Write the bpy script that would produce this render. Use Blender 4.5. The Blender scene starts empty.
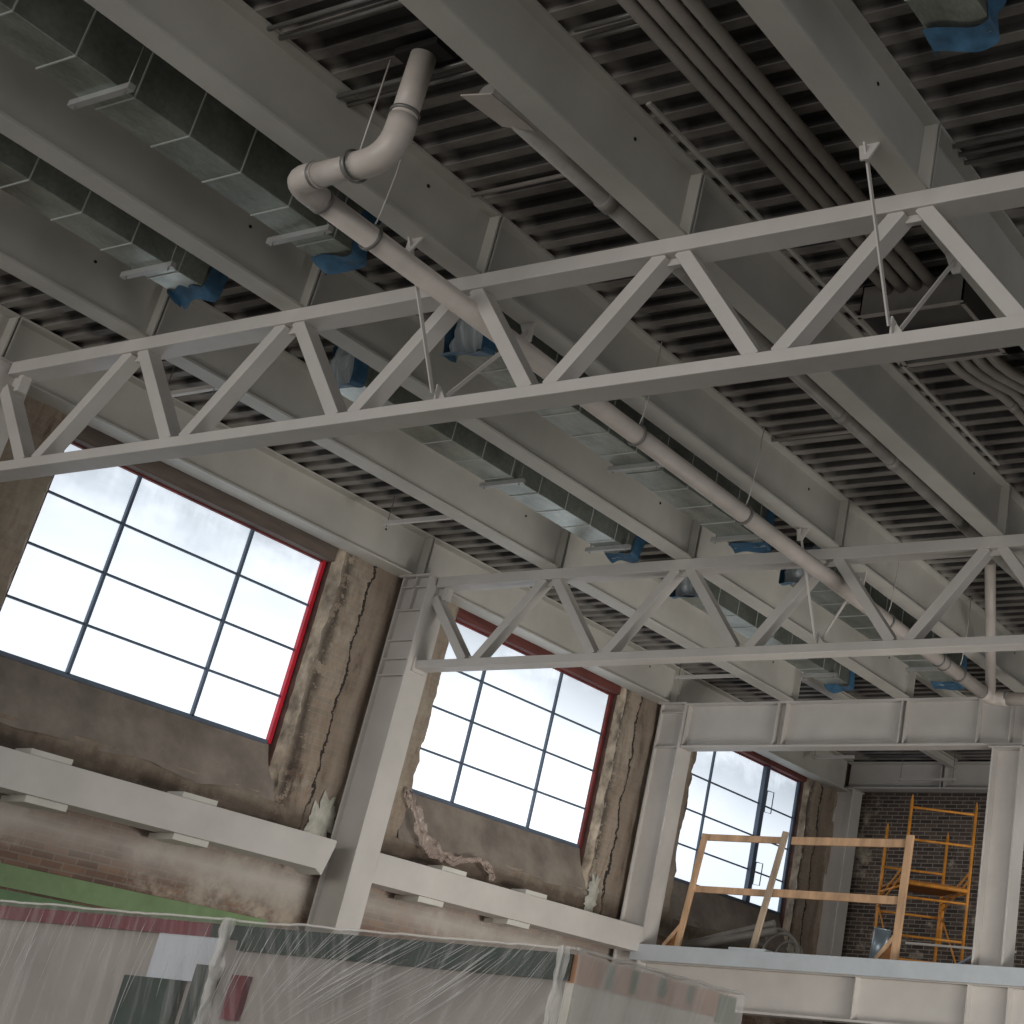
import bpy, bmesh, math, random
from mathutils import Vector, Matrix, noise
H = 7.0                      # height of the truss tops above the hall floor (all z below are relative to it)
C = bpy.context.scene.collection
random.seed(4)

# ------------------------------------------------------------------ materials
def new_mat(name):
    m = bpy.data.materials.new(name); m.use_nodes = True
    return m, m.node_tree.nodes, m.node_tree.links, m.node_tree.nodes['Principled BSDF']
def pos_node(N, L, scale=(1, 1, 1), swz=None):
    g = N.new('ShaderNodeNewGeometry'); src = g.outputs['Position']
    if swz:
        s = N.new('ShaderNodeSeparateXYZ'); c = N.new('ShaderNodeCombineXYZ'); L.new(src, s.inputs[0])
        for i, a in enumerate(swz): L.new(s.outputs['XYZ'.index(a)], c.inputs[i])
        src = c.outputs[0]
    mp = N.new('ShaderNodeMapping'); mp.inputs['Scale'].default_value = scale; L.new(src, mp.inputs[0])
    return mp.outputs[0]
def noise_node(N, L, vec, scale, detail=4, rough=.55):
    n = N.new('ShaderNodeTexNoise'); n.inputs['Scale'].default_value = scale; n.inputs['Detail'].default_value = detail
    n.inputs['Roughness'].default_value = rough; L.new(vec, n.inputs['Vector']); return n.outputs['Fac']
def ramp(N, L, fac, stops):
    r = N.new('ShaderNodeValToRGB'); L.new(fac, r.inputs[0]); e = r.color_ramp.elements
    while len(e) < len(stops): e.new(.5)
    for i, (p, c) in enumerate(stops):
        e[i].position = p; e[i].color = (c if hasattr(c, '__len__') else (c, c, c)) + (1,) if hasattr(c, '__len__') else (c, c, c, 1)
    return r.outputs[0]
def mixc(N, L, fac, a, b, mode='MIX'):
    m = N.new('ShaderNodeMix'); m.data_type = 'RGBA'; m.blend_type = mode
    for s, v in ((0, fac), (6, a), (7, b)):
        if hasattr(v, 'is_linked') or hasattr(v, 'links'): L.new(v, m.inputs[s])
        elif s == 0: m.inputs[0].default_value = v
        else: m.inputs[s].default_value = tuple(v) + (1,)
    return m.outputs[2]
def maths(N, L, op, a, b=0.0, clamp=False):
    m = N.new('ShaderNodeMath'); m.operation = op; m.use_clamp = clamp
    for i, v in enumerate((a, b)):
        if hasattr(v, 'links'): L.new(v, m.inputs[i])
        else: m.inputs[i].default_value = v
    return m.outputs[0]
def bump(N, L, P, h, strength=.3, dist=.02):
    b = N.new('ShaderNodeBump'); b.inputs['Strength'].default_value = strength; b.inputs['Distance'].default_value = dist
    L.new(h, b.inputs['Height']); L.new(b.outputs[0], P.inputs['Normal'])
def srgb(r, g, b):
    f = lambda c: ((c/255+.055)/1.055)**2.4 if c > 10 else c/255/12.92
    return (f(r), f(g), f(b))
def paint(name, col, rough=.55, vary=.12, metal=0.0, scale=3.0, stretch=(1, 1, 1), bmp=.05):
    m, N, L, P = new_mat(name)
    v = pos_node(N, L, stretch)
    a = noise_node(N, L, v, scale, 5, .6)
    lo = tuple(c*(1-vary*1.6) for c in col); hi = tuple(min(1, c*(1+vary)) for c in col)
    L.new(ramp(N, L, a, [(.3, lo), (.7, hi)]), P.inputs['Base Color'])
    P.inputs['Roughness'].default_value = rough; P.inputs['Metallic'].default_value = metal
    bump(N, L, P, noise_node(N, L, v, scale*14, 3), bmp, .01)
    return m
M = {}
M['steel'] = paint('white_painted_steel', srgb(193, 188, 182), .5, .07, scale=1.6)
M['steel_shop'] = paint('primed_beam_steel', srgb(184, 181, 173), .55, .1, scale=1.1)
M['pipe'] = paint('painted_drain_pipe', srgb(190, 181, 173), .42, .08, scale=4)
M['pipe_dark'] = paint('overspray_pipe', srgb(150, 146, 140), .45, .2, scale=3)
M['conduit'] = paint('painted_conduit', srgb(150, 143, 136), .45, .12, scale=3)
M['hanger'] = paint('strut_steel', srgb(170, 170, 168), .35, .1, metal=.4)
M['seam'] = paint('bright_duct_seam', srgb(196, 198, 194), .35, .1, metal=.4)
M['rod'] = paint('thin_rod_steel', srgb(120, 118, 114), .4, .15, metal=.3)
M['boxmetal'] = paint('grey_trough_metal', srgb(96, 93, 89), .45, .15)
M['redsteel'] = paint('red_oxide_steel', srgb(112, 38, 34), .6, .35, scale=5)
M['redframe'] = paint('red_window_frame', srgb(196, 26, 48), .45, .15, scale=6)
M['muntin'] = paint('dark_muntin_steel', srgb(84, 96, 112), .5, .15)
M['wood'] = paint('raw_lumber', srgb(200, 162, 126), .65, .22, scale=7, stretch=(1, 1, .25))
M['wood_grey'] = paint('weathered_lumber', srgb(176, 156, 134), .7, .2, scale=7, stretch=(1, 1, .25))
M['orange'] = paint('orange_scaffold_paint', srgb(232, 156, 62), .45, .2, scale=8)
M['plank'] = paint('scaffold_plank', srgb(160, 108, 56), .7, .25, scale=6)
M['bluetape'] = paint('blue_tape', srgb(58, 96, 124), .5, .25, scale=9)
M['galv_pipe'] = paint('galvanised_round_duct', srgb(150, 165, 176), .35, .15, metal=.5)
M['greypipe'] = paint('grey_lying_pipe', srgb(128, 124, 118), .55, .15)
M['clip'] = paint('pale_clip_steel', srgb(196, 193, 184), .5, .08)
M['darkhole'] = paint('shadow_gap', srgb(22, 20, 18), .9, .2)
M['green'] = paint('green_wall_paint', srgb(112, 136, 92), .6, .12, scale=5)
M['green2'] = paint('darker_green_wall_paint', srgb(92, 122, 82), .6, .12, scale=5)
M['bfloor'] = paint('concrete_floor', srgb(150, 144, 136), .7, .15, scale=.8)
M['sill'] = paint('grey_cement_sill', srgb(134, 124, 114), .8, .22, scale=2.6, bmp=.35)
M['slab'] = paint('bluish_slab_edge_steel', srgb(186, 192, 196), .5, .06)

def duct_mat():
    m, N, L, P = new_mat('galvanised_duct_metal')
    v = pos_node(N, L, (2, 1, 1))
    a = noise_node(N, L, v, 2.2, 4); b = noise_node(N, L, v, 26, 2)
    c = ramp(N, L, a, [(.3, srgb(128, 134, 126)), (.7, srgb(172, 178, 170))])
    L.new(mixc(N, L, .25, c, ramp(N, L, b, [(.35, .25), (.65, .6)]), 'OVERLAY'), P.inputs['Base Color'])
    P.inputs['Metallic'].default_value = .75; P.inputs['Roughness'].default_value = .3
    return m
M['duct'] = duct_mat()
def deck_mat():
    m, N, L, P = new_mat('overspray_metal_deck')
    v = pos_node(N, L, (.55, 1.5, 1))
    a = noise_node(N, L, v, 2.2, 5, .6)
    s = N.new('ShaderNodeSeparateXYZ'); g = N.new('ShaderNodeNewGeometry'); L.new(g.outputs['Position'], s.inputs[0])
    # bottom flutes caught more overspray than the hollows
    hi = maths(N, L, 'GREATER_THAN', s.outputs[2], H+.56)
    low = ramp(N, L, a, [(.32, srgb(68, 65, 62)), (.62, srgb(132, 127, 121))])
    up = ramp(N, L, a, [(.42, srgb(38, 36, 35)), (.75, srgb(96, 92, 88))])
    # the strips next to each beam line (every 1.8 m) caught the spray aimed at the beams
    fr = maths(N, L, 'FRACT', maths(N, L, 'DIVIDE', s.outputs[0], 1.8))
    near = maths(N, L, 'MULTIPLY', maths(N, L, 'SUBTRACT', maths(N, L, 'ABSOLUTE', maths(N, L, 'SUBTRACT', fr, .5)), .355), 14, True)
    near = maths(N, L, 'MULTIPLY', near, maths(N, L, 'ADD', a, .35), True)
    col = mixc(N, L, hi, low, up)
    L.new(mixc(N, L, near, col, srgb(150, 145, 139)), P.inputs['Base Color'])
    P.inputs['Roughness'].default_value = .6
    return m
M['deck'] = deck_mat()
def brick_mat(name, swz, plaster=.5, dark=1.0, bands=False, cols=None):
    m, N, L, P = new_mat(name)
    v = pos_node(N, L, (1, 1, 1), swz)
    bt = N.new('ShaderNodeTexBrick'); L.new(v, bt.inputs['Vector'])
    bt.inputs['Scale'].default_value = 1.0; bt.inputs['Brick Width'].default_value = .22; bt.inputs['Row Height'].default_value = .066
    bt.inputs['Mortar Size'].default_value = .008; bt.inputs['Mortar Smooth'].default_value = .3
    d = dark
    cA, cB, cM = cols or (srgb(158, 124, 102), srgb(100, 80, 70), srgb(146, 138, 126))
    bt.inputs['Color1'].default_value = (*[c*d for c in cA], 1); bt.inputs['Color2'].default_value = (*[c*d for c in cB], 1)
    bt.inputs['Mortar'].default_value = (*[c*d for c in cM], 1)
    n1 = noise_node(N, L, v, .9, 6, .65); n2 = noise_node(N, L, v, 5, 6, .7)
    n3 = noise_node(N, L, pos_node(N, L, (3.2, .7, 1), swz), 1.2, 5, .7)
    base = mixc(N, L, .55, bt.outputs[0], ramp(N, L, n2, [(.3, srgb(70, 60, 54)), (.65, srgb(225, 205, 185))]), 'MULTIPLY')
    base = mixc(N, L, .18 if bands else .4, base, bt.outputs[0])
    msk = ramp(N, L, maths(N, L, 'ADD', maths(N, L, 'MULTIPLY', n1, .7), maths(N, L, 'MULTIPLY', n2, .3)), [(plaster, 0.), (plaster+.08, 1.)])
    col = mixc(N, L, msk, base, ramp(N, L, n2, [(.3, srgb(130, 120, 106)), (.7, srgb(190, 180, 162))]))
    h = maths(N, L, 'ADD', bt.outputs['Fac'], maths(N, L, 'MULTIPLY', n2, -2.5))
    if bands:
        s = N.new('ShaderNodeSeparateXYZ'); g = N.new('ShaderNodeNewGeometry'); L.new(g.outputs['Position'], s.inputs[0])
        z = s.outputs[2]
        # cement skim just under the horizontal wall beam
        t = maths(N, L, 'SUBTRACT', 1.0, maths(N, L, 'MULTIPLY', maths(N, L, 'ABSOLUTE', maths(N, L, 'SUBTRACT', z, H-3.56)), 3.6), True)
        t = maths(N, L, 'MULTIPLY', t, maths(N, L, 'MULTIPLY', n1, 1.7), True)
        col = mixc(N, L, .3, col, srgb(118, 98, 90))
        col = mixc(N, L, t, col, srgb(178, 171, 162))
        # piers above the beam: stripped, vertically streaked render
        up = maths(N, L, 'GREATER_THAN', z, H-3.05)
        st = ramp(N, L, n3, [(.33, srgb(70, 60, 52)), (.40, srgb(140, 128, 112)), (.60, srgb(172, 162, 145)), (.68, srgb(140, 118, 100))])
        col = mixc(N, L, maths(N, L, 'MULTIPLY', up, .62), col, st)
        y_ = s.outputs[1]
        wob = maths(N, L, 'ADD', maths(N, L, 'MULTIPLY', maths(N, L, 'SUBTRACT', n2, .5), .22), maths(N, L, 'MULTIPLY', maths(N, L, 'SUBTRACT', n1, .5), .18))
        per = maths(N, L, 'MODULO', maths(N, L, 'ADD', maths(N, L, 'ADD', y_, wob), .30), 5.19)        # one broken seam per pier
        d1 = maths(N, L, 'ABSOLUTE', maths(N, L, 'SUBTRACT', per, 5.19*.998))
        crack = maths(N, L, 'MULTIPLY', maths(N, L, 'LESS_THAN', d1, maths(N, L, 'MULTIPLY', n3, .05)), up)
        dk = maths(N, L, 'MULTIPLY', maths(N, L, 'SUBTRACT', 1.0, maths(N, L, 'MULTIPLY', maths(N, L, 'ABSOLUTE', maths(N, L, 'SUBTRACT', per, 4.83)), 9.0), True), maths(N, L, 'GREATER_THAN', n2, .46))
        crack = maths(N, L, 'ADD', crack, maths(N, L, 'MULTIPLY', maths(N, L, 'MULTIPLY', dk, up), .8), True)
        col = mixc(N, L, crack, col, srgb(44, 40, 38))
        rgt = maths(N, L, 'MULTIPLY', maths(N, L, 'LESS_THAN', per, .4), up)
        col = mixc(N, L, maths(N, L, 'MULTIPLY', rgt, .5), col, srgb(118, 104, 92))
    if bands:
        # darker broken masonry band between the cement sills and the wall beam
        db = maths(N, L, 'SUBTRACT', 1.0, maths(N, L, 'MULTIPLY', maths(N, L, 'ABSOLUTE', maths(N, L, 'SUBTRACT', z, H-2.92)), 4.5), True)
        db = maths(N, L, 'MULTIPLY', db, maths(N, L, 'MULTIPLY', n2, 2.2), True)
        col = mixc(N, L, maths(N, L, 'MULTIPLY', db, .85), col, srgb(78, 66, 56))
    L.new(col, P.inputs['Base Color']); P.inputs['Roughness'].default_value = .9
    bump(N, L, P, maths(N, L, 'MULTIPLY', h, -1), .28 if bands else .5, .02)
    return m
M['brick'] = brick_mat('stripped_brick_wall', 'YZX', .52, 1.0, True)
M['brick_back'] = brick_mat('dark_back_brick', 'XZY', .56, 1.0, False, (srgb(112, 98, 90), srgb(72, 64, 62), srgb(158, 152, 142)))
M['jamb'] = paint('broken_plaster_jamb', srgb(168, 154, 136), .9, .5, scale=6, stretch=(1, 1, .6), bmp=.6)
M['jamb_brown'] = paint('brown_inner_reveal', srgb(84, 58, 50), .85, .3, scale=6)
M['lintel_grey'] = paint('brown_grey_lintel', srgb(98, 86, 78), .8, .2, scale=4, stretch=(1, .4, 3))
M['lintel_red'] = paint('red_brown_lintel', srgb(104, 56, 50), .75, .25, scale=4, stretch=(1, .4, 3))
M['plasterblob'] = paint('white_plaster_patch', srgb(178, 176, 164), .9, .18, scale=9, bmp=.6)
def pane_mat():
    m, N, L, P = new_mat('frosted_backlit_pane')
    v = pos_node(N, L, (1, .55, 1.2))
    a = noise_node(N, L, v, 1.0, 5, .6); b = noise_node(N, L, pos_node(N, L, (1, 3, .5)), 6, 3)
    s = N.new('ShaderNodeSeparateXYZ'); g = N.new('ShaderNodeNewGeometry'); L.new(g.outputs['Position'], s.inputs[0])
    top = maths(N, L, 'MULTIPLY', maths(N, L, 'SUBTRACT', s.outputs[2], H-1.15), .9, True)
    f = maths(N, L, 'ADD', a, maths(N, L, 'MULTIPLY', b, .12))
    dirty = maths(N, L, 'MULTIPLY', ramp(N, L, f, [(.38, 0.), (.62, 1.)]), top)
    col = mixc(N, L, dirty, (.79, .87, .97), (.34, .40, .46))
    P.inputs['Base Color'].default_value = (.6, .63, .66, 1); P.inputs['Roughness'].default_value = .35
    L.new(col, P.inputs['Emission Color']); P.inputs['Emission Strength'].default_value = 1.0
    return m
M['pane'] = pane_mat()
def film_mat(name, lo, hi, tint):
    m, N, L, P = new_mat(name)
    v = N.new('ShaderNodeUVMap').outputs[0]
    mp = N.new('ShaderNodeMapping'); mp.inputs['Scale'].default_value = (16, .9, 1); L.new(v, mp.inputs[0])
    a = noise_node(N, L, mp.outputs[0], 1.0, 5, .65)
    mp2 = N.new('ShaderNodeMapping'); mp2.inputs['Scale'].default_value = (5, .8, 1); L.new(v, mp2.inputs[0])
    b = noise_node(N, L, mp2.outputs[0], 1.0, 4, .6)
    P.inputs['Base Color'].default_value = (*tint, 1); P.inputs['Roughness'].default_value = .3
    f = maths(N, L, 'ADD', ramp(N, L, a, [(.48, lo), (.78, hi)]), maths(N, L, 'MULTIPLY', b, .14), True)
    L.new(f, P.inputs['Alpha'])
    bump(N, L, P, a, .35, .02)
    return m
M['film'] = film_mat('clear_plastic_film', .03, .44, srgb(190, 186, 182))
M['film_end'] = film_mat('milky_plastic_film', .36, .62, srgb(242, 238, 230))
M['rag'] = film_mat('torn_film', .35, .8, srgb(190, 170, 158))
M['filmcap'] = film_mat('duct_end_film', .5, .95, srgb(200, 208, 212))
M['panel'] = paint('beige_booth_panel', srgb(158, 150, 142), .6, .1, scale=1.5)
M['panel_white'] = paint('white_booth_panel', srgb(196, 200, 206), .5, .04)
M['panel_green'] = paint('dark_green_booth_panel', srgb(20, 46, 32), .5, .25, scale=5)
M['panel_red'] = paint('dark_red_booth_trim', srgb(112, 30, 42), .5, .15, scale=5)
M['panel_peach'] = paint('peach_booth_trim', srgb(206, 158, 126), .6, .15, scale=4)
M['panel_cream'] = paint('cream_booth_panel', srgb(234, 228, 216), .6, .08)

# ------------------------------------------------------------------ mesh helpers
class MB:
    def __init__(s): s.v = []; s.f = []; s.smooth = []; s.uv = {}
    def face(s, idx, sm=False): s.f.append(tuple(idx)); s.smooth.append(sm)
    def box(s, x0, x1, y0, y1, z0, z1):
        b = len(s.v)
        s.v += [(x, y, z) for z in (z0, z1) for y in (y0, y1) for x in (x0, x1)]
        for q in ((0, 2, 3, 1), (4, 5, 7, 6), (0, 1, 5, 4), (2, 6, 7, 3), (0, 4, 6, 2), (1, 3, 7, 5)): s.face([b+i for i in q])
        return s
    def bar(s, a, b, w, d, up=(0, 0, 1), tilt=None):
        """box-section bar from a to b; w across the (dir x up) side, d along the up-ish side"""
        a, b = Vector(a), Vector(b); t = (b-a).normalized(); side = t.cross(Vector(up))
        if side.length < 1e-4: side = t.cross(Vector((0, 1, 0)))
        side.normalize(); u = side.cross(t).normalized(); k = len(s.v)
        for p in (a, b):
            for i, j in ((-1, -1), (1, -1), (1, 1), (-1, 1)): s.v.append(tuple(p+side*w/2*i+u*d/2*j))
        for q in ((0, 1, 2, 3), (7, 6, 5, 4), (0, 4, 5, 1), (1, 5, 6, 2), (2, 6, 7, 3), (3, 7, 4, 0)): s.face([k+i for i in q])
        return s
    def tube(s, pts, r, n=16, caps=True):
        pts = [Vector(p) for p in pts]; k0 = len(s.v); m = len(pts); prev = None
        for i, p in enumerate(pts):
            t = (pts[min(i+1, m-1)]-pts[max(i-1, 0)]).normalized()
            if prev is None:
                ref = Vector((0, 0, 1)) if abs(t.z) < .9 else Vector((1, 0, 0)); u = t.cross(ref).normalized()
            else: u = (prev-t*prev.dot(t)).normalized()
            prev = u; w = t.cross(u)
            rr = r[i] if hasattr(r, '__len__') else r
            for j in range(n):
                a = 2*math.pi*j/n; s.v.append(tuple(p+(u*math.cos(a)+w*math.sin(a))*rr))
        for i in range(m-1):
            for j in range(n):
                a, b = k0+i*n+j, k0+i*n+(j+1) % n; s.face((a, b, b+n, a+n), True)
        if caps: s.face(tuple(k0+j for j in range(n))[::-1]); s.face(tuple(k0+(m-1)*n+j for j in range(n)))
        return s
    def ring(s, c, axis, R, r, n=24, m=6):
        c = Vector(c); axis = Vector(axis).normalized(); u = axis.orthogonal().normalized(); w = axis.cross(u); k = len(s.v)
        for i in range(n):
            a = 2*math.pi*i/n; d = u*math.cos(a)+w*math.sin(a)
            for j in range(m):
                b = 2*math.pi*j/m; s.v.append(tuple(c+d*(R+r*math.cos(b))+axis*r*2.2*math.sin(b)))
        for i in range(n):
            for j in range(m):
                s.face((k+i*m+j, k+((i+1) % n)*m+j, k+((i+1) % n)*m+(j+1) % m, k+i*m+(j+1) % m), True)
        return s
    def poly(s, pts, thick):
        """prism: planar polygon pts extruded by vector thick"""
        k = len(s.v); n = len(pts); th = Vector(thick)
        s.v += [tuple(p) for p in pts] + [tuple(Vector(p)+th) for p in pts]
        s.face(tuple(k+i for i in range(n))[::-1]); s.face(tuple(k+n+i for i in range(n)))
        for i in range(n): s.face((k+i, k+(i+1) % n, k+n+(i+1) % n, k+n+i))
        return s
    def grid(s, fn, nu, nv, sm=True, uvs=False):
        k = len(s.v)
        for i in range(nu+1):
            for j in range(nv+1): s.v.append(tuple(fn(i/nu, j/nv)))
        for i in range(nu):
            for j in range(nv):
                a = k+i*(nv+1)+j; s.face((a, a+nv+1, a+nv+2, a+1), sm)
        if uvs:
            for i in range(nu+1):
                for j in range(nv+1): s.uv[k+i*(nv+1)+j] = uvs(i/nu, j/nv)
        return s
    def build(s, name, mat, parent=None, bevel=0.0, fix=True):
        me = bpy.data.meshes.new(name)
        off = Vector((0, 0, H)); o = bpy.data.objects.new(name, me); C.objects.link(o)
        base = Vector((0, 0, 0))
        if parent is not None:
            q = parent
            while q: base += Vector(q.location); q = q.parent
            o.parent = parent; org = Vector((0, 0, 0))
        else:
            xs = [v[0] for v in s.v]; ys = [v[1] for v in s.v]; zs = [v[2] for v in s.v]
            org = Vector(((min(xs)+max(xs))/2, (min(ys)+max(ys))/2, min(zs)+H)); o.location = org
        me.from_pydata([tuple(Vector(v)+off-base-org) for v in s.v], [], s.f)
        me.polygons.foreach_set('use_smooth', s.smooth)
        if s.uv:
            ul = me.uv_layers.new(name='UVMap')
            for lp in me.loops: ul.data[lp.index].uv = s.uv.get(lp.vertex_index, (0, 0))
        if fix:
            bm = bmesh.new(); bm.from_mesh(me); bmesh.ops.recalc_face_normals(bm, faces=bm.faces); bm.to_mesh(me); bm.free()
        me.materials.append(mat)
        if bevel:
            md = o.modifiers.new('bevel', 'BEVEL'); md.width = bevel; md.segments = 2; md.limit_method = 'ANGLE'; md.harden_normals = False
        return o
def tag(o, label=None, cat=None, group=None, kind=None):
    for k, v in (('label', label), ('category', cat), ('group', group), ('kind', kind)):
        if v: o[k] = v
    return o
def thing(name, loc, label, cat, group=None):
    o = bpy.data.objects.new(name, None); C.objects.link(o); o.location = (loc[0], loc[1], loc[2]+H); o.empty_display_size = .2
    return tag(o, label, cat, group)
def lerp(a, b, t): return tuple(a[i]+(b[i]-a[i])*t for i in range(3))
def arc(c, a, b, n=8):
    """quarter bend: from c+a to c+b around the corner (corner point = c+a+b)"""
    c, a, b = Vector(c), Vector(a), Vector(b)
    return [tuple(c + a*math.cos(t) + b*math.sin(t)) for t in [math.pi/2*i/n for i in range(n+1)]]
def bend(p, q, r, rad, n=7):
    """round the corner q of p-q-r"""
    p, q, r = Vector(p), Vector(q), Vector(r); a = (p-q).normalized(); b = (r-q).normalized()
    s, e = q+a*rad, q+b*rad
    return [tuple((1-t)**2*s+2*t*(1-t)*q+t*t*e) for t in [i/n for i in range(n+1)]]

# ------------------------------------------------------------------ camera
cam = bpy.data.cameras.new('camera'); co = bpy.data.objects.new('camera', cam); C.objects.link(co)
yaw, pitch, roll = .49903, .43807, .12039
cy, sy, cp, sp = math.cos(yaw), math.sin(yaw), math.cos(pitch), math.sin(pitch)
F = Vector((-sy*cp, cy*cp, sp)); Rr = Vector((cy, sy, 0)); U = Rr.cross(F)
r2 = Rr*math.cos(roll)+U*math.sin(roll); u2 = U*math.cos(roll)-Rr*math.sin(roll)
co.matrix_world = Matrix(((r2.x, u2.x, -F.x, 13.0086), (r2.y, u2.y, -F.y, -6.5537), (r2.z, u2.z, -F.z, -5.2342+H), (0, 0, 0, 1)))
cam.sensor_width = 36; cam.lens = 1488.858/1024*36; cam.shift_x = (512-943.814)/1024; cam.shift_y = (438.717-512)/1024
cam.clip_end = 200
bpy.context.scene.camera = co

# ------------------------------------------------------------------ setting: floor, deck, walls
tag(MB().box(-.4, 26, -14, 30, -7.15, -7.0).build('floor', M['bfloor']), kind='structure')
m = MB()                                       # corrugated roof deck, flutes run across the hall
ys = []; y = -4.3; pitch_d = .208
while y < 16.2:
    ys += [(y, .552), (y+.072, .552), (y+.094, .605), (y+.186, .605)]; y += pitch_d
k = len(m.v)
for (yy, zz) in ys: m.v += [(-.6, yy, zz), (13.5, yy, zz)]
for i in range(len(ys)-1): m.face((k+2*i, k+2*i+1, k+2*i+3, k+2*i+2))
m.box(-.6, 13.5, -4.3, 16.4, .70, .85)
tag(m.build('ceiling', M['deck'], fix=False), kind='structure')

WIN = [(1.10, 4.29, [1.93, 3.33], -.165), (6.35, 9.57, [7.12, 8.52], -.12), (11.66, 14.75, [12.27, 13.74], -.08)]
ZB = -2.20; SILL = -2.74; XG = -.60; XW = -.40
def wall_noise(y, z):
    n = noise.fractal(Vector((y*1.5, z*1.5, 3.1)), .7, 2.2, 4)*.035
    if z > -3.05: n += noise.noise(Vector((y*7, z*.9, 8)))*.025
    return n
m = MB()
gy = []; y = -2.0
edges = sorted([w[0]-.10 for w in WIN]+[w[1]+.13 for w in WIN])
while y < 16.3:
    gy.append(y); y += .055
gy = sorted(gy+edges+[16.3]); gy = [g for i, g in enumerate(gy) if g in edges or all(abs(g-e) > .02 for e in edges)]
gz = [-7.0+.06*i for i in range(0, 127)]; zedge = [SILL, .02]
gz = sorted([z for z in gz if all(abs(z-e) > .025 for e in zedge) and z < .6]+zedge+[.62])
def inwin(y, z):
    return any(w[0]-.10 < y < w[1]+.13 for w in WIN) and SILL < z < .02
k = len(m.v); nz = len(gz)
for y in gy:
    for z in gz:
        e = max(0, 1) ; yy = y
        if y in edges and z > SILL: yy += noise.noise(Vector((z*6, y, 1)))*.035+noise.noise(Vector((z*17, y, 4)))*.02
        m.v.append((XW+wall_noise(y, z), yy, z))
for i in range(len(gy)-1):
    for j in range(nz-1):
        if inwin((gy[i]+gy[i+1])/2, (gz[j]+gz[j+1])/2): continue
        a = k+i*nz+j; m.face((a, a+nz, a+nz+1, a+1), True)
m.box(-.66, -.63, -2, 16.3, -7, ZB-.02); m.box(-.66, -.63, -2, 16.3, -.05, .6)
wall = tag(m.build('wall_left', M['brick'], fix=False), kind='structure')
for w in WIN:                                   # reveals and sloping cement sills belong to the wall
    for side, ye, yi in ((0, w[0]-.10, w[0]-.02), (1, w[1]+.13, w[1]+.05)):
        def fn(u, v, ye=ye, yi=yi):
            z = SILL+(.04-SILL)*v; n = noise.noise(Vector((z*6, ye, 1)))*.035+noise.noise(Vector((z*17, ye, 4)))*.02
            x = XW+wall_noise(ye, z); xi = XG+.085
            return (x+(xi-x)*u, ye+n*(1-u)+(yi-ye)*u+noise.noise(Vector((u*4, z*9, 2)))*.02*(u*(1-u)*4), z)
        MB().grid(fn, 4, 60).build('plaster_reveal', M['jamb'], wall, fix=False)
        MB().box(XG-.02, XG+.10, min(yi, yi+(.03 if side else -.03)), max(yi, yi+(.03 if side else -.03)), ZB-.25, .02).build('inner_reveal', M['jamb_brown'], wall)
    def fs(u, v, w=w):
        y = w[0]-.12+(w[1]-w[0]+.26)*u; lo = SILL-.06+noise.noise(Vector((y*1.6, 0, 5)))*.06
        p = (XG+(XW+.02-XG)*v+math.sin(v*3.1)*.02, y, ZB+(lo-ZB)*(v**.8)+noise.noise(Vector((y*5, v*3, 1)))*.012*v)
        return p
    MB().grid(fs, 80, 8).build('cement_sill', M['sill'], wall, fix=False)
for (y, z, r) in ((5.12, -2.84, .15), (9.82, -2.72, .12), (9.8, -2.9, .11), (5.0, -2.9, .11), (14.95, -2.8, .12), (5.18, -2.87, .13)):
    def fb(u, v, y=y, z=z, r=r):
        a = u*2*math.pi; q = v
        rr = r*(1+.75*noise.fractal(Vector((math.cos(a)*1.6, math.sin(a)*1.6, y)), .6, 2.2, 4))
        return (XW+.014+.02*math.sqrt(max(0, 1-q*q))+wall_noise(y+math.cos(a)*rr*q, z+math.sin(a)*rr*q*1.5), y+math.cos(a)*rr*q, z+math.sin(a)*rr*q*1.5)
    MB().grid(fb, 40, 6).build('plaster_patch', M['plasterblob'], wall, fix=False)
# green painted wainscot with a groove
m = MB().box(XW-.02, XW+.045, -2, 4.75, -4.13, -3.945)
tag(m.build('trim_1', M['green']), kind='structure')
tag(MB().box(XW-.02, XW+.03, -2, 4.75, -7, -4.15).build('trim_2', M['green2']), kind='structure')
tag(MB().box(-.6, 13.5, 16.3, 16.45, -7, .7).build('wall_back', M['brick_back']), kind='structure')

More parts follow.
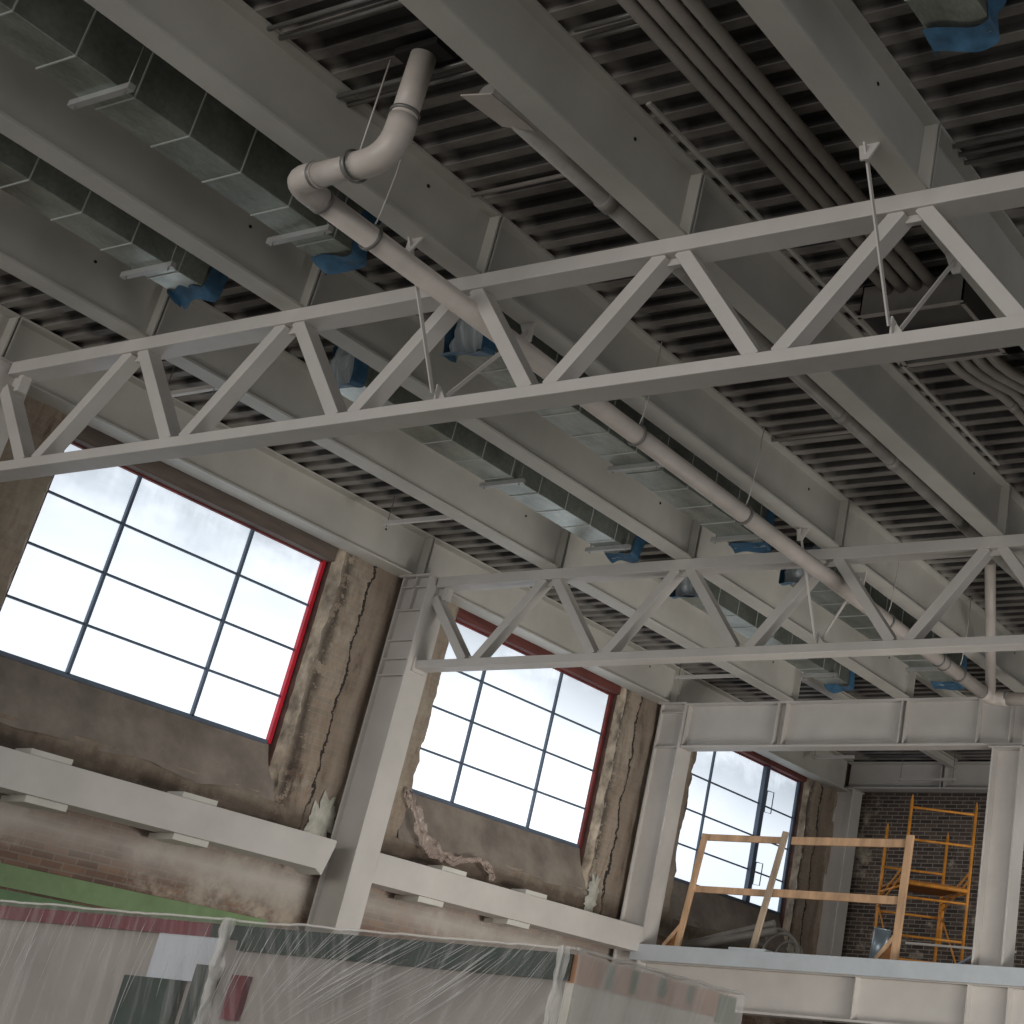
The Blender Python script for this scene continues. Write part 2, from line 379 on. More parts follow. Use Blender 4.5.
# windows
for n, (y0, y1, mull, zt) in enumerate(WIN):
    wroot = bpy.data.objects.new('window_%d' % (n+1), None); C.objects.link(wroot); wroot.location = (XG, (y0+y1)/2, ZB+H); wroot['kind'] = 'structure'
    fr = MB(); t = .035
    fr.box(XG-.02, XG+.03, y0-.02, y0+.012, ZB-.02, zt+.03); fr.box(XG-.02, XG+.04, y1-.005, y1+.04, ZB-.02, zt+.03)
    fr.build('frame', M[('redframe', 'redsteel', 'muntin')[n]], wroot)  # third frame takes the bluish muntin colour for the shadow lying on it
    MB().box(XG-.02, XG+.03, y0-.02, y1+.04, zt, zt+.02).build('head_frame', M['redsteel'], wroot)
    MB().box(XG-.02, XG+.03, y0, y1, ZB-.03, ZB+.012).build('bottom_rail', M['muntin'], wroot)
    for i, my in enumerate(mull):
        hw = .055 if (n == 2 and i == 1) else .015
        mo = MB().box(XG-.01, XG+(.03 if hw < .03 else .07), my-hw, my+hw, ZB, zt).build('mullion', M['muntin'], wroot)
    for z in (-.675, -1.19, -1.71):
        MB().box(XG-.01, XG+.018, y0, y1, z-.011, z+.011).build('glazing_bar', M['muntin'], wroot)
    MB().box(XG-.012, XG-.006, y0, y1, ZB, zt).build('glass_pane', M['pane'], wroot)
    MB().box(XG-.02, XW-.06, y0-.03, y1+.06, zt+.02, .03).build('lintel', M['lintel_grey' if n == 0 else 'lintel_red'], wroot)
    if n == 2:
        for z in (-.62, -1.75):
            MB().tube([(XG+.07, 13.80, z+.17), (XG+.12, 13.92, z+.17), (XG+.12, 13.92, z-.17), (XG+.07, 13.80, z-.17), (XG+.07, 13.80, z+.17)], .009, 6).build('casement_handle', M['muntin'], mo)

# ------------------------------------------------------------------ columns
YT = [.065, 5.38, 10.55, 15.9]       # centre planes of the truss, truss, girder and end girder
def column(x0, x1, yc, z0, z1, label, plates=(), wy=-.10):
    t = thing('steel_column', ((x0+x1)/2, yc, z0), label, 'column')
    a, b = yc-.165, yc+.165
    MB().box(x0, x0+.025, a, b, z0, z1).build('flange', M['steel'], t, .003)
    MB().box(x1-.025, x1, a, b, z0, z1).build('flange', M['steel'], t, .003)
    MB().box(x0+.02, x1-.02, yc+wy-.01, yc+wy+.01, z0, z1).build('web', M['steel'], t)
    for z in plates: MB().box(x0+.02, x1-.02, a+.005, b-.005, z-.009, z+.009).build('stiffener_plate', M['steel'], t)
    MB().box(x0-.04, x1+.02, a-.03, b+.03, z1-.02, z1).build('cap_plate', M['steel'], t)
    if z0 < -6: MB().box(x0-.06, x1+.06, a-.06, b+.06, z0, z0+.03).build('base_plate', M['steel'], t)
    return t
PL = (-.14, -.42, -.78, -1.0, -1.19)
column(-.30, .13, YT[0], -7, 0, 'white steel column carrying the wall end of the near truss', PL)
c1 = column(-.30, .13, YT[1], -7, 0, 'white steel column between the two large windows, carrying the second truss', PL)
MB().box(-.10, -.08, YT[1]-.16, YT[1]-.1, -.42, -.02).build('stiffener_plate', M['steel'], c1)
column(-.30, .13, YT[2], -7, 0, 'white steel column where the far girder meets the window wall', (-.64, -.14))
column(-.43, -.07, YT[3], -3.31, .06, 'pale steel column in the far corner beside the brick end wall')
cc = column(4.99, 5.40, YT[2]+.02, -3.31, -.66, 'wide white steel column under the far girder, beside the scaffold', (), 0)
MB().box(4.99, 5.40, YT[2]+.03, YT[2]+.05, -7, -3.9).build('web', M['steel'], cc)

# ------------------------------------------------------------------ horizontal wall beams with clips
def wall_beam(y0, y1, label, clips, taper=False):
    t = thing('wall_beam', (0, (y0+y1)/2, -3.41), label, 'beam')
    pts = [(.13, y0, -3.41), (.13, y0, -3.09), (.13, y1, -3.09), (.13, y1, -3.16 if taper else -3.41), (.13, y1-(.08 if taper else 0), -3.46 if taper else -3.41)]
    if taper: pts.append((.13, y1-.18, -3.41))
    bs = MB().poly(pts, (-.33, 0, 0)).build('box_section', M['steel'], t, .004)
    for (y, s) in clips:
        z = -3.09 if s > 0 else -3.41
        MB().box(-.15, .085, y-.2, y+.2, min(z, z+.06*s), max(z, z+.06*s)).build('clip_angle', M['clip'], bs, .003)
        MB().box(-.32, -.15, y-.16, y+.16, min(z, z+.05*s), max(z, z+.05*s)).build('clip_angle', M['clip'], bs)
    return t
wall_beam(YT[0]+.165, 4.93, 'white horizontal steel beam under the nearest window', [(1.65, 1), (3.22, 1), (1.75, -1), (3.26, -1)], True)
wall_beam(YT[1]+.165, 10.385, 'white horizontal steel beam under the middle window', [(6.75, 1), (8.2, 1), (6.5, -1), (8.0, -1)])

# ------------------------------------------------------------------ roof beams
BAY = [(-4.2, YT[0]-.004, 'on the viewer\'s side of the near truss'), (YT[0]+.004, YT[1]-.004, 'between the near truss and the second truss'),
       (YT[1]+.004, YT[2]-.004, 'between the second truss and the far girder'), (YT[2]+.004, YT[3]-.15, 'beyond the far girder')]
ORD = ['against the window wall', 'first out from the wall beam', 'second out from the wall beam', 'third out from the wall beam', 'fourth out from the wall beam', 'fifth out from the wall beam']
for k in range(6):
    xc = -.28 if k == 0 else 1.8*k
    for j, (y0, y1, where) in enumerate(BAY):
        w = .13 if k == 0 else .105
        t = thing('roof_beam', (xc, (y0+y1)/2, 0), 'painted steel roof beam %s, %s' % (ORD[k], where), 'beam', 'painted steel roof beams')
        zl = .40 if (j == 3 and k) else 0
        if zl: w = .06; t.location.z += zl
        MB().box(xc-w, xc+w, y0, y1, zl, zl+.022).build('bottom_flange', M['steel_shop'], t)
        MB().box(xc-.007, xc+.007, y0, y1, zl+.02, .53).build('web', M['steel_shop'], t)
        MB().box(xc-w, xc+w, y0, y1, .528, .55).build('top_flange', M['steel_shop'], t)
        for ye in ((y0+.012,) if j else ())+((y1-.012,) if j < 3 else ()):
            MB().box(xc-w+.004, xc+w-.004, ye-.007, ye+.007, zl+.022, .53).build('stiffener_plate', M['steel_shop'], t)
        if j in (0, 1, 2):
            MB().tube([(xc+.006, y1-.62, .40), (xc+.010, y1-.62, .40)], .014, 10).build('bolt_hole', M['darkhole'], t)

# ------------------------------------------------------------------ trusses
def truss(yf, x1, label):
    t = thing('roof_truss', ((.13+x1)/2, yf+.065, -1.09), label, 'truss')
    MB().box(.15, x1, yf, yf+.19, -.12, 0).build('top_chord', M['steel'], t, .006)
    MB().box(.13, x1, yf, yf+.19, -1.09, -1.0).build('bottom_chord', M['steel'], t, .006)
    k = 0
    while 1.8*k+.9 < x1-.2:
        b = (1.8*k+.9, yf+.085, -1.01)
        L_ = (max(1.8*k, .0)+.075, yf+.085, -.10) if k else (.13, yf+.085, -.24)
        MB().bar(L_, (b[0]-.085, b[1], b[2]), .105, .13, (0, 1, 0)).build('diagonal', M['steel'], t, .005)
        if 1.8*(k+1) < x1:
            MB().bar((1.8*(k+1)-.075, yf+.085, -.10), (b[0]+.085, b[1], b[2]), .105, .13, (0, 1, 0)).build('diagonal', M['steel'], t, .005)
        MB().poly([(b[0]-.14, yf+.08, -1.0), (b[0]+.14, yf+.08, -1.0), (b[0]+.06, yf+.08, -.95), (b[0]-.06, yf+.08, -.95)], (0, .012, 0)).build('gusset_plate', M['steel'], t)
        MB().poly([(1.8*(k+1)-.13, yf+.08, -.12), (1.8*(k+1)+.13, yf+.08, -.12), (1.8*(k+1)+.05, yf+.08, -.17), (1.8*(k+1)-.05, yf+.08, -.17)], (0, .012, 0)).build('gusset_plate', M['steel'], t) if 1.8*(k+1) < x1-.2 else None
        k += 1
    MB().box(.13, .22, yf+.08, yf+.10, -.33, -.10).build('knife_plate', M['steel'], t)
    MB().box(.24, .30, yf+.05, yf+.13, -.27, -.12).build('end_stub', M['steel'], t)
    MB().box(.128, .155, yf-.03, yf+.16, -1.13, -.97).build('seat_angle', M['steel'], t)
    return t
truss(0, 12.4, 'nearest white steel truss crossing the whole picture, of zigzag square tubes')
truss(5.316, 12.4, 'second white steel truss farther back, starting at the column between the windows')

def sway(x, yf, z, label):
    t = thing('sway_brace', (x, yf+.065, z), label, 'brace', None)
    a = (x-.02, yf+.05, -.93)
    for s, top in ((-1, (x-.02, yf-.56, -.02)), (1, (x-.03, yf+.74, -.02))):
        MB().bar((a[0], a[1]+.05*s, a[2]-.02), top, .028, .012, (1, 0, 0)).build('angle_rod', M['steel'], t)
        MB().poly([(top[0]-.07, top[1]-.05*s, 0), (top[0]+.07, top[1]-.05*s, 0), (top[0]+.035, top[1]-.01*s, -.14), (top[0]-.02, top[1]-.01*s, -.14)], (0, .014, 0)).build('clip_plate', M['steel'], t)
    MB().poly([(a[0]-.01, yf-.03+.065, -1.015), (a[0]-.01, yf+.20, -1.015), (a[0]-.01, yf+.12, -.90), (a[0]-.01, yf+.02, -.87)], (.014, 0, 0)).build('clip_plate', M['steel'], t)
    MB().poly([(a[0]-.03, yf+.06, -1.015), (a[0]+.10, yf+.06, -1.015), (a[0]+.01, yf+.06, -.90)], (0, .012, 0)).build('clip_plate', M['steel'], t)
sway(5.4, 0, -1.0, 'thin V-shaped brace on the near truss, crossing the drain pipe')
sway(9.0, 0, -1.0, 'thin V-shaped brace on the near truss, in front of the grey conduit trough')
sway(5.4, 5.316, -1.0, 'thin V-shaped brace on the second truss, behind the drain pipe')

# ------------------------------------------------------------------ girders
def girder(x0, x1, yc, zt, zb, stiff, label, w=.125, mat='steel', slab=False):
    t = thing('steel_girder', ((x0+x1)/2, yc, zb), label, 'girder')
    MB().box(x0, x1, yc-w, yc+w, zt-.025, zt).build('top_flange', M[mat], t)
    MB().box(x0, x1, yc-w, yc+w, zb, zb+.03).build('bottom_flange', M[mat], t, .002)
    MB().box(x0, x1, yc-.008, yc+.008, zb+.03, zt-.02).build('web', M[mat], t)
    for s in stiff: MB().box(s-.008, s+.008, yc-w+.008, yc+w-.008, zb+.03, zt-.025).build('stiffener_plate', M[mat], t)
    return t
girder(.131, 9.5, YT[2]-.01, 0, -.64, (.15, 1.66, 1.80, 3.60, 3.68, 4.74, 5.2, 5.4, 7.2), 'deep white steel girder spanning over the opening to the brick end room', .115)
girder(-.27, 9.5, YT[3], .53, .07, (1.55, 1.62, 3.6), 'pale steel girder in the end room, above the brick end wall')
gf = girder(.14, 9.5, YT[2]+.04, -3.50, -4.05, (3.42, 4.95, 5.48, 7.2), 'white steel floor girder with stiffeners below the wooden railing', .14)
MB().box(.01, 9.5, YT[2]-.21, YT[2]-.17, -3.515, -3.31).build('edge_plate', M['slab'], gf, .004)
MB().box(1.55, 2.1, YT[2]-.20, YT[2]+.08, -3.31, -3.278).build('shim_plate', M['slab'], gf)
fm = tag(MB().box(.14, 13.5, YT[2]-.10, 16.3, -3.49, -3.312).box(-.4, .14, YT[2]+.17, 16.3, -3.49, -3.312).build('floor.001', M['bfloor']), kind='structure')

# ------------------------------------------------------------------ ducts with taped ends
def duct(x0, x1, y0, y1, z0, z1, label, cap0, cap1, group='galvanised ducts between the roof beams'):
    t = thing('sheet_metal_duct', ((x0+x1)/2, (y0+y1)/2, z0), label, 'duct', group)
    MB().box(x0, x1, y0, y1, z0, z1).build('duct_body', M['duct'], t, .004)
    y = y0+.3
    while y < y1-.1:
        MB().box(x0-.004, x1+.004, y-.005, y+.005, z0-.006, z1+.003).build('seam', M['seam'], t); y += .41
    for yy, d, on in ((y0, -1, cap0), (y1, 1, cap1)):
        if not on: continue
        random.seed(int(yy*100)+int(x0*10)); ph = random.random()*9
        def ft(u, v):
            a = u*4; n = noise.noise(Vector((u*9, v*3, ph)))*.02
            c = [(x0, z0), (x1, z0), (x1, z1), (x0, z1), (x0, z0)]; i = min(3, int(a)); f = a-i
            x = c[i][0]+(c[i+1][0]-c[i][0])*f; z = c[i][1]+(c[i+1][1]-c[i][1])*f
            cx, cz = (x0+x1)/2, (z0+z1)/2
            g = 1.04+n
            return (cx+(x-cx)*g, yy+d*(-.03+.15*v+.09*noise.noise(Vector((u*6, 1, ph)))), cz+(z-cz)*g-(.05*v+.04*noise.noise(Vector((u*7, v, ph+3)))))
        MB().grid(ft, 40, 5).build('blue_tape', M['bluetape'], t, fix=False)
        tp = [c for c in t.children if c.name.startswith('blue_tape')][-1]
        def fc(u, v):
            return (x0+(x1-x0)*(.03+.94*u), yy+d*(.06+.10*math.sin(u*3.1)*math.sin(v*3.1)+.05*noise.noise(Vector((u*5, v*5, ph)))), z0-.03+(z1-z0)*v)
        MB().grid(fc, 14, 10, uvs=lambda u, v: (u, v)).build('end_film', M['filmcap'], tp, fix=False)
    return t
duct(2.70, 3.04, -4.2, -.40, .06, .47, 'galvanised duct near the wall, second beam gap, ending at the near truss', 0, 1)
duct(4.31, 4.68, -4.2, -.42, .06, .47, 'galvanised duct beside the drain pipe elbow, ending at the near truss', 0, 1)
duct(2.68, 3.04, 1.25, 5.18, .06, .47, 'bright galvanised duct nearer the windows, between the two trusses', 1, 1)
duct(4.27, 4.68, 1.05, 5.18, .06, .47, 'galvanised duct running alongside the drain pipe between the two trusses', 1, 1)
duct(2.68, 3.04, 6.5, 9.95, .06, .47, 'galvanised duct nearer the windows, between second truss and far girder', 1, 1)
duct(4.27, 4.68, 6.3, 9.95, .06, .47, 'galvanised duct behind the drain pipe, beyond the second truss', 1, 1)
duct(9.68, 10.04, -4.2, -1.15, .1, .47, 'duct with a blue taped end, beyond the outermost roof beam', 0, 1)

def trapeze(x0, x1, y, z, label, light=False):
    t = thing('trapeze_hanger', ((x0+x1)/2, y, z), label, 'hanger', 'strut hangers under the roof deck')
    MB().box(x0, x1, y-.022, y+.022, z-.04, z+.004).build('strut_bar', M['steel' if light else 'hanger'], t)
    for x in (x0+.05, x1-.05): MB().tube([(x, y, z-.06), (x, y, .56)], .006, 6).build('threaded_rod', M['rod'], t)
trapeze(4.22, 4.80, -2.36, .055, 'dark strut hanger under the duct beside the drain elbow, farther up')
trapeze(4.18, 4.80, -.75, .055, 'strut hanger under the duct just below the drain pipe bend')
trapeze(2.56, 3.14, -.73, .055, 'bright strut hanger under the duct end near the wall')
trapeze(2.60, 3.14, 3.27, .055, 'dark strut hanger midway under the bright duct')
trapeze(2.56, 3.14, 4.98, .055, 'strut hanger at the taped end of the bright duct')
trapeze(4.20, 4.80, 3.23, .055, 'dark strut hanger under the duct alongside the drain pipe')
trapeze(4.18, 4.80, 4.98, .055, 'strut hanger at the taped duct end beside the second truss')
trapeze(2.60, 3.14, 9.45, .055, 'strut hanger under the last duct by the far girder')
trapeze(4.20, 4.80, 9.35, .055, 'strut hanger under the duct behind the pipe by the far girder')
trapeze(.24, 1.3, 4.27, .25, 'white empty strut hanger high above the column between windows', True)
trapeze(.45, 1.25, 1.19, .25, 'white empty strut hanger behind the near truss beside the wall beam', True)
trapeze(.20, 1.25, 9.95, .25, 'white empty strut hanger near the top of the far girder', True)
trapeze(-.1, .7, 14.3, .25, 'pale empty strut hanger in the end room near the window', True)
trapeze(1.25, 2.3, 14.85, .02, 'empty strut hanger in front of the end room girder', True)

# ------------------------------------------------------------------ drain pipe
dp = thing('drain_pipe', (5.48, 3.5, -.45), 'thick painted drain pipe with elbows hanging through both trusses', 'pipe')
R_ = .079
def zp(y): return -.286-.0118*(y+.3)
P0 = (6.30, -1.58, .552); P1 = (6.30, -1.58, -.27); P2 = (5.48, -1.58, -.27); P3 = (5.48, 9.22, zp(9.22)); P4 = (6.6, 9.22, zp(9.22)-.04)
MB().tube([P0, (6.30, -1.58, -.02)], R_, 20).build('vertical_pipe', M['pipe'], dp)
MB().tube([(6.30, -1.58, .02)]+bend(P0, P1, P2, .22)+[(6.02, -1.58, -.27)], R_*1.12, 20).build('elbow', M['pipe'], dp)
MB().tube([(6.06, -1.58, -.27), (5.66, -1.58, -.27)], R_, 20).build('pipe_run', M['pipe'], dp)
MB().tube([(5.70, -1.58, -.27)]+bend(P1, P2, P3, .13)+[(5.48, -1.34, -.275)], R_*1.10, 20).build('elbow', M['pipe'], dp)
MB().tube([(5.48, -1.36, zp(-1.36)), (5.48, 8.98, zp(8.98))], R_, 20).build('pipe_run', M['pipe'], dp)
MB().tube([(5.48, 8.92, zp(8.92))]+bend((5.48, 8, zp(8)), P3, P4, .14)+[(5.70, 9.22, P3[2]-.01)], R_*1.1, 20).build('elbow', M['pipe'], dp)
MB().tube([(5.68, 9.22, P3[2]-.01), P4], R_, 20).build('pipe_run', M['pipe'], dp)
MB().tube([(6.26, 7.22, .545), (5.48, 9.20, -.38)], R_*.8, 20).build('sloping_pipe', M['pipe'], dp)
for c, ax in (((6.30, -1.58, .06), (0, 0, 1)), ((6.02, -1.58, -.27), (1, 0, 0)), ((5.68, -1.58, -.27), (1, 0, 0)), ((5.48, -1.35, zp(-1.35)), (0, 1, 0)), ((5.48, 7.75, zp(7.75)), (0, 1, 0)), ((5.48, 7.9, zp(7.9)), (0, 1, 0)),
              ((5.48, 8.93, zp(8.93)), (0, 1, 0)), ((5.69, 9.22, P3[2]), (1, 0, 0))):
    MB().ring(c, ax, R_*1.08, .006).build('coupling', M['rod'], dp)
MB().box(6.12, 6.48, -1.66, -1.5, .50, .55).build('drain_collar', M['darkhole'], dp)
for y, lab in ((-.93, 'bend'), (2.04, 'near'), (3.68, 'mid'), (6.5, 'far'), (8.3, 'last')):
    t = thing('pipe_hanger', (5.48, y, zp(y)), {'bend': 'ring hanger on a rod just after the drain pipe bend', 'near': 'ring hanger on the drain pipe, first past the near truss',
        'mid': 'ring hanger on the drain pipe, just before the second truss', 'far': 'ring hanger on the drain pipe, past the second truss', 'last': 'ring hanger on the drain pipe near the far girder'}[lab], 'hanger')
    MB().ring((5.48, y, zp(y)), (0, 1, 0), R_+.012, .007).build('ring', M['rod'], t)
    MB().tube([(5.48, y, zp(y)+R_+.01), (5.48+.02, y, zp(y)+R_+.09), (5.53, y, .2), (5.53, y, .56)], .006, 6).build('threaded_rod', M['steel'], t)
t = thing('pipe_hanger', (6.02, -1.58, -.27), 'ring hanger with a long rod at the drain pipe elbow under the deck', 'hanger')
MB().ring((6.0, -1.58, -.27), (1, 0, 0), R_*1.12+.012, .008).build('ring', M['rod'], t)
MB().tube([(6.0, -1.58, -.17), (6.0, -1.58, .56)], .006, 6).build('threaded_rod', M['steel'], t)

sp_ = thing('side_pipe', (6.78, 2, .2), 'grey pipe tight beside the fourth roof beam, running into the distance', 'pipe')
MB().tube([(6.79, -1.45, .2), (6.79, 9.9, .2)], .062, 16).build('pipe_run', M['pipe_dark'], sp_)
for y in (-.25, 3.0, 3.95, 7.2, 8.4):
    MB().tube([(6.79, y-.05, .2), (6.79, y+.05, .2)], .074, 16).build('coupling', M['pipe_dark'], sp_)
    MB().tube([(6.79, y-.12, .26), (6.79, y-.12, .56)], .006, 6).build('threaded_rod', M['rod'], sp_)
MB().poly([(6.70, -1.55, .12), (6.9, -1.5, .12), (6.9, -1.1, .14), (6.72, -1.2, .14)], (0, 0, .01)).build('end_bracket', M['pipe'], sp_)

# ------------------------------------------------------------------ conduits and trough
for i, (x, nm) in enumerate(((7.97, 'nearest the fourth roof beam'), (8.09, 'second of the four'), (8.21, 'third of the four'), (8.335, 'nearest the outermost roof beam'))):
    r = .044
    t = thing('conduit', (x, 0, .4), 'painted grey conduit under the deck, %s, before the trough' % nm, 'conduit', 'four parallel conduits')
    MB().tube([(x, -4.2, .4), (x, 1.556, .38)], r, 12).build('tube', M['conduit'], t)
    t = thing('conduit', (x, 4, .4), 'painted grey conduit with a kink, %s, leaving the trough' % nm, 'conduit', 'four parallel conduits')
    tb = MB().tube([(x, 2.344, .36), (x, 2.75, .36), (x+.03, 2.95, .37), (x+.13, 3.3, .40), (x+.15, 3.5, .4), (x+.15, 10.4, .4)], r, 12).build('tube', M['conduit'], t)
    MB().tube([(x+.15, 3.5, .4), (x+.15, 3.6, .4)], r*1.15, 12).build('coupling', M['conduit'], tb)
tr = thing('conduit_trough', (8.18, 1.95, .15), 'open grey metal trough where the four conduits meet behind the near truss', 'box')
x0, x1, y0, y1, z0, z1 = 7.75, 8.60, 1.56, 2.34, .19, .45
MB().box(x0, x1, y0, y0+.012, z0, z1).box(x0, x1, y1-.012, y1, z0, z1).box(x0, x0+.012, y0, y1, z0, z1).box(x1-.012, x1, y0, y1, z0, z1).build('side_panel', M['boxmetal'], tr)
MB().box(x0, x1, y0, y1, z1-.012, z1).build('back_panel', M['boxmetal'], tr)
MB().box(x0-.012, x1+.012, y0-.012, y0+.02, z0-.012, z0).box(x0-.012, x1+.012, y1-.02, y1+.012, z0-.012, z0).box(x0-.012, x0+.02, y0, y1, z0-.012, z0).box(x1-.02, x1+.012, y0, y1, z0-.012, z0).build('rim', M['conduit'], tr)
# thin lines crossing under the deck
for (x0, x1, y, n, lab) in ((5.2, 7.1, -1.44, 2, 'pair of thin dark lines crossing under the deck by the drain elbow'), (9.1, 12.4, .27, 3, 'three thin lines crossing the deck beyond the outermost beam'),
                         (5.5, 7.1, 3.88, 1, 'thin line crossing under the deck between the trusses beside the third beam'), (5.5, 7.1, -.25, 1, 'thin line crossing under the deck near the side pipe'),
                         (7.4, 8.0, -1.46, 2, 'short thin lines between the fourth beam and the conduits'), (7.4, 8.1, 2.75, 2, 'short thin lines beside the kinked conduits'),
                         (5.5, 7.1, -2.1, 2, 'pair of thin dark lines crossing above the drain pipe')):
    t = thing('crossing_line', ((x0+x1)/2, y, .5), lab, 'conduit', 'thin lines under the deck')
    for i in range(n): MB().tube([(x0, y+.09*i, .51), (x1, y+.09*i, .51)], .017, 8).build('tube', M['rod' if n > 1 else 'conduit'], t)
t = thing('deck_angle', (7.33, 1, .53), 'long perforated steel angle on the deck edge beside the fourth beam', 'angle')
m = MB().box(7.365, 7.40, -.7, 4.9, .53, .5525)
m.build('angle_leg', M['steel_shop'], t)

# ------------------------------------------------------------------ end room: railing, scaffold, loose things
rl = thing('wooden_railing', (2.2, 10.6, -3.31), 'temporary raw lumber guard railing at the edge of the upper floor', 'railing')
Y_ = 10.58
MB().bar((.575, Y_, -3.31), (.72, Y_, -1.80), .085, .04, (0, 1, 0)).build('post', M['wood'], rl, .003)
MB().bar((1.80, Y_-.05, -3.275), (2.04, Y_-.05, -1.76), .085, .04, (0, 1, 0)).build('post', M['wood_grey'], rl, .003)
MB().bar((3.855, Y_, -3.31), (3.885, Y_, -1.76), .10, .05, (0, 1, 0)).build('post', M['wood'], rl, .003)
MB().bar((.72, Y_+.04, -1.84), (2.0, Y_+.04, -1.86), .05, .085, (0, 0, 1)).build('top_rail', M['wood'], rl, .003)
MB().bar((2.10, Y_+.04, -1.86), (3.88, Y_+.04, -1.86), .05, .10, (0, 0, 1)).build('top_rail', M['wood'], rl, .003)
MB().bar((.64, Y_+.04, -2.53), (1.93, Y_+.04, -2.55), .05, .085, (0, 0, 1)).build('middle_rail', M['wood'], rl, .003)
MB().bar((1.93, Y_+.04, -2.54), (3.83, Y_+.04, -2.57), .05, .10, (0, 0, 1)).build('middle_rail', M['wood'], rl, .003)
for x, xx in ((.60, .36), (3.84, 3.60)):
    MB().bar((x, Y_-.01, -3.0), (xx, Y_-.01, -3.29), .05, .03, (0, 1, 0)).build('brace_block', M['wood'], rl)
    MB().poly([(x, Y_+.01, -3.04), (xx+.02, Y_+.01, -3.31), (x, Y_+.01, -3.31)], (0, .02, 0)).build('brace_block', M['plank'], rl)

sc = thing('scaffold', (2.4, 13.9, -3.32), 'orange steel frame scaffold with a plank deck by the brick end wall', 'scaffold')
A, B, D, Cc = (2.366, 13.355), (3.211, 13.837), (2.45, 14.5), (1.63, 14.03)
def P(q, z): return (q[0], q[1], z)
for q, zt in ((A, -.66), (B, -.66), (Cc, -.95), (D, -.98)):
    MB().tube([P(q, -3.32), P(q, zt)], .024, 10).build('post', M['orange'], sc)
    MB().tube([P(q, zt-.02), P(q, zt+.07)], [.017, .008], 8).build('pin', M['orange'], sc)
for (q, w, zs) in ((A, B, (-.78, -1.25, -2.08, -2.62, -3.05)), (Cc, D, (-1.55, -2.2, -2.85))):
    for z in zs: MB().tube([P(q, z), P(w, z)], .018, 8).build('rung', M['orange'], sc)
for q, w in ((A, Cc), (B, D)):
    MB().tube([P(q, -1.62), P(w, -2.02)], .016, 8).build('cross_brace', M['orange'], sc)
    MB().tube([P(q, -1.74), P(w, -2.14)], .016, 8).build('cross_brace', M['orange'], sc)
    MB().tube([P(q, -3.1), P(w, -2.1)], .014, 8).build('cross_brace', M['orange'], sc)
    MB().tube([P(q, -1.92), P(w, -1.92)], .018, 8).build('ledger', M['orange'], sc)
MB().tube([P(A, -1.87), P(B, -1.90)], .03, 8).build('ledger', M['orange'], sc)
for i in range(4):
    a0, a1 = lerp(P(A, 0), P(Cc, 0), i/4+.01), lerp(P(A, 0), P(Cc, 0), i/4+.24); b0, b1 = lerp(P(B, 0), P(D, 0), i/4+.01), lerp(P(B, 0), P(D, 0), i/4+.24)
    MB().poly([(a0[0], a0[1], -1.86), (b0[0], b0[1], -1.88), (b1[0], b1[1], -1.88), (a1[0], a1[1], -1.86)], (0, 0, .035)).build('plank', M['plank'], sc)
MB().tube([lerp(P(D, -2.0), P(B, -2.0), .1), lerp(P(D, -2.6), P(B, -2.6), .1)], .03, 8).build('jack_tube', M['orange'], sc)

o = thing('galvanised_pipe_offcut', (3.42, 11.2, -3.32), 'short galvanised round duct standing by the railing\'s outer post', 'duct')
MB().tube([(3.38, 11.0, -3.32), (3.42, 11.0, -2.88)], .11, 20).build('shell', M['galv_pipe'], o)
MB().ring((3.42, 11.0, -2.88), (.1, 0, 1), .11, .006).build('rim', M['galv_pipe'], o)
for i, (a, b, r) in enumerate((((-.1, 11.25, -3.26), (1.55, 11.35, -2.82), .045), ((.2, 11.1, -3.26), (1.65, 11.25, -2.93), .05), ((-.2, 11.5, -3.27), (1.3, 11.6, -3.0), .04))):
    tag(MB().tube([a, b], r, 12).build('loose_pipe', M['greypipe']), ['upper grey pipe lying at an angle under the far window', 'lower grey pipe lying behind the railing\'s first bay', 'grey pipe lying nearest the wall behind the railing'][i], 'pipe', 'loose grey pipes on the upper floor')
for i, (x, R0) in enumerate(((1.75, .30), (1.85, .22), (1.6, .36))):
    pts = [(x+R0*math.cos(a), 11.3+.05*i, -3.288+R0*1.1*math.sin(a)) for a in [math.pi*j/14 for j in range(15)]]
    tag(MB().tube(pts, .022, 8).build('hose_loop', M['greypipe']), ['middle loop of grey hose arching on the upper floor', 'smallest loop of grey hose beside the lying pipes', 'widest loop of grey hose over the lying pipes'][i], 'hose', 'hose loops on the upper floor')
for i, (a, b, lab) in enumerate((((2.5, 13.40, -2.72), (3.9, 14.20, -2.66), 'thin white tube held level behind the scaffold legs'), ((4.1, 11.5, -3.29), (4.75, 11.5, -2.93), 'pale metal strip leaning up beside the wide column'), ((4.45, 11.6, -3.29), (4.85, 11.6, -3.08), 'dark metal strip on the floor by the wide column'))):
    tag(MB().bar(a, b, .03, .03).build('metal_strip', M['galv_pipe' if i else 'steel']), lab, 'strip')

# torn film hanging from the middle window sill
def rag(u, v):
    base = [(-.34, 6.10, -2.25), (-.30, 6.30, -2.50), (-.28, 6.55, -2.78), (-.26, 6.95, -2.90), (-.24, 7.45, -2.80), (-.28, 7.8, -2.95)]
    a = u*5; i = min(4, int(a)); p = lerp(base[i], base[i+1], a-i); w = .05+.13*math.sin(min(1, u*1.4)*3.14)
    return (p[0]+.03*noise.noise(Vector((u*14, v*4, 1))), p[1]+noise.noise(Vector((u*9, v*3, 4)))*.09+.05*v, p[2]+(v-.5)*w+noise.noise(Vector((u*16, v*5, 7)))*.08)
tag(MB().grid(rag, 50, 8, uvs=lambda u, v: (u*2, v)).build('torn_plastic_film', M['rag'], fix=False), 'torn crumpled plastic film draped below the middle window', 'plastic film')

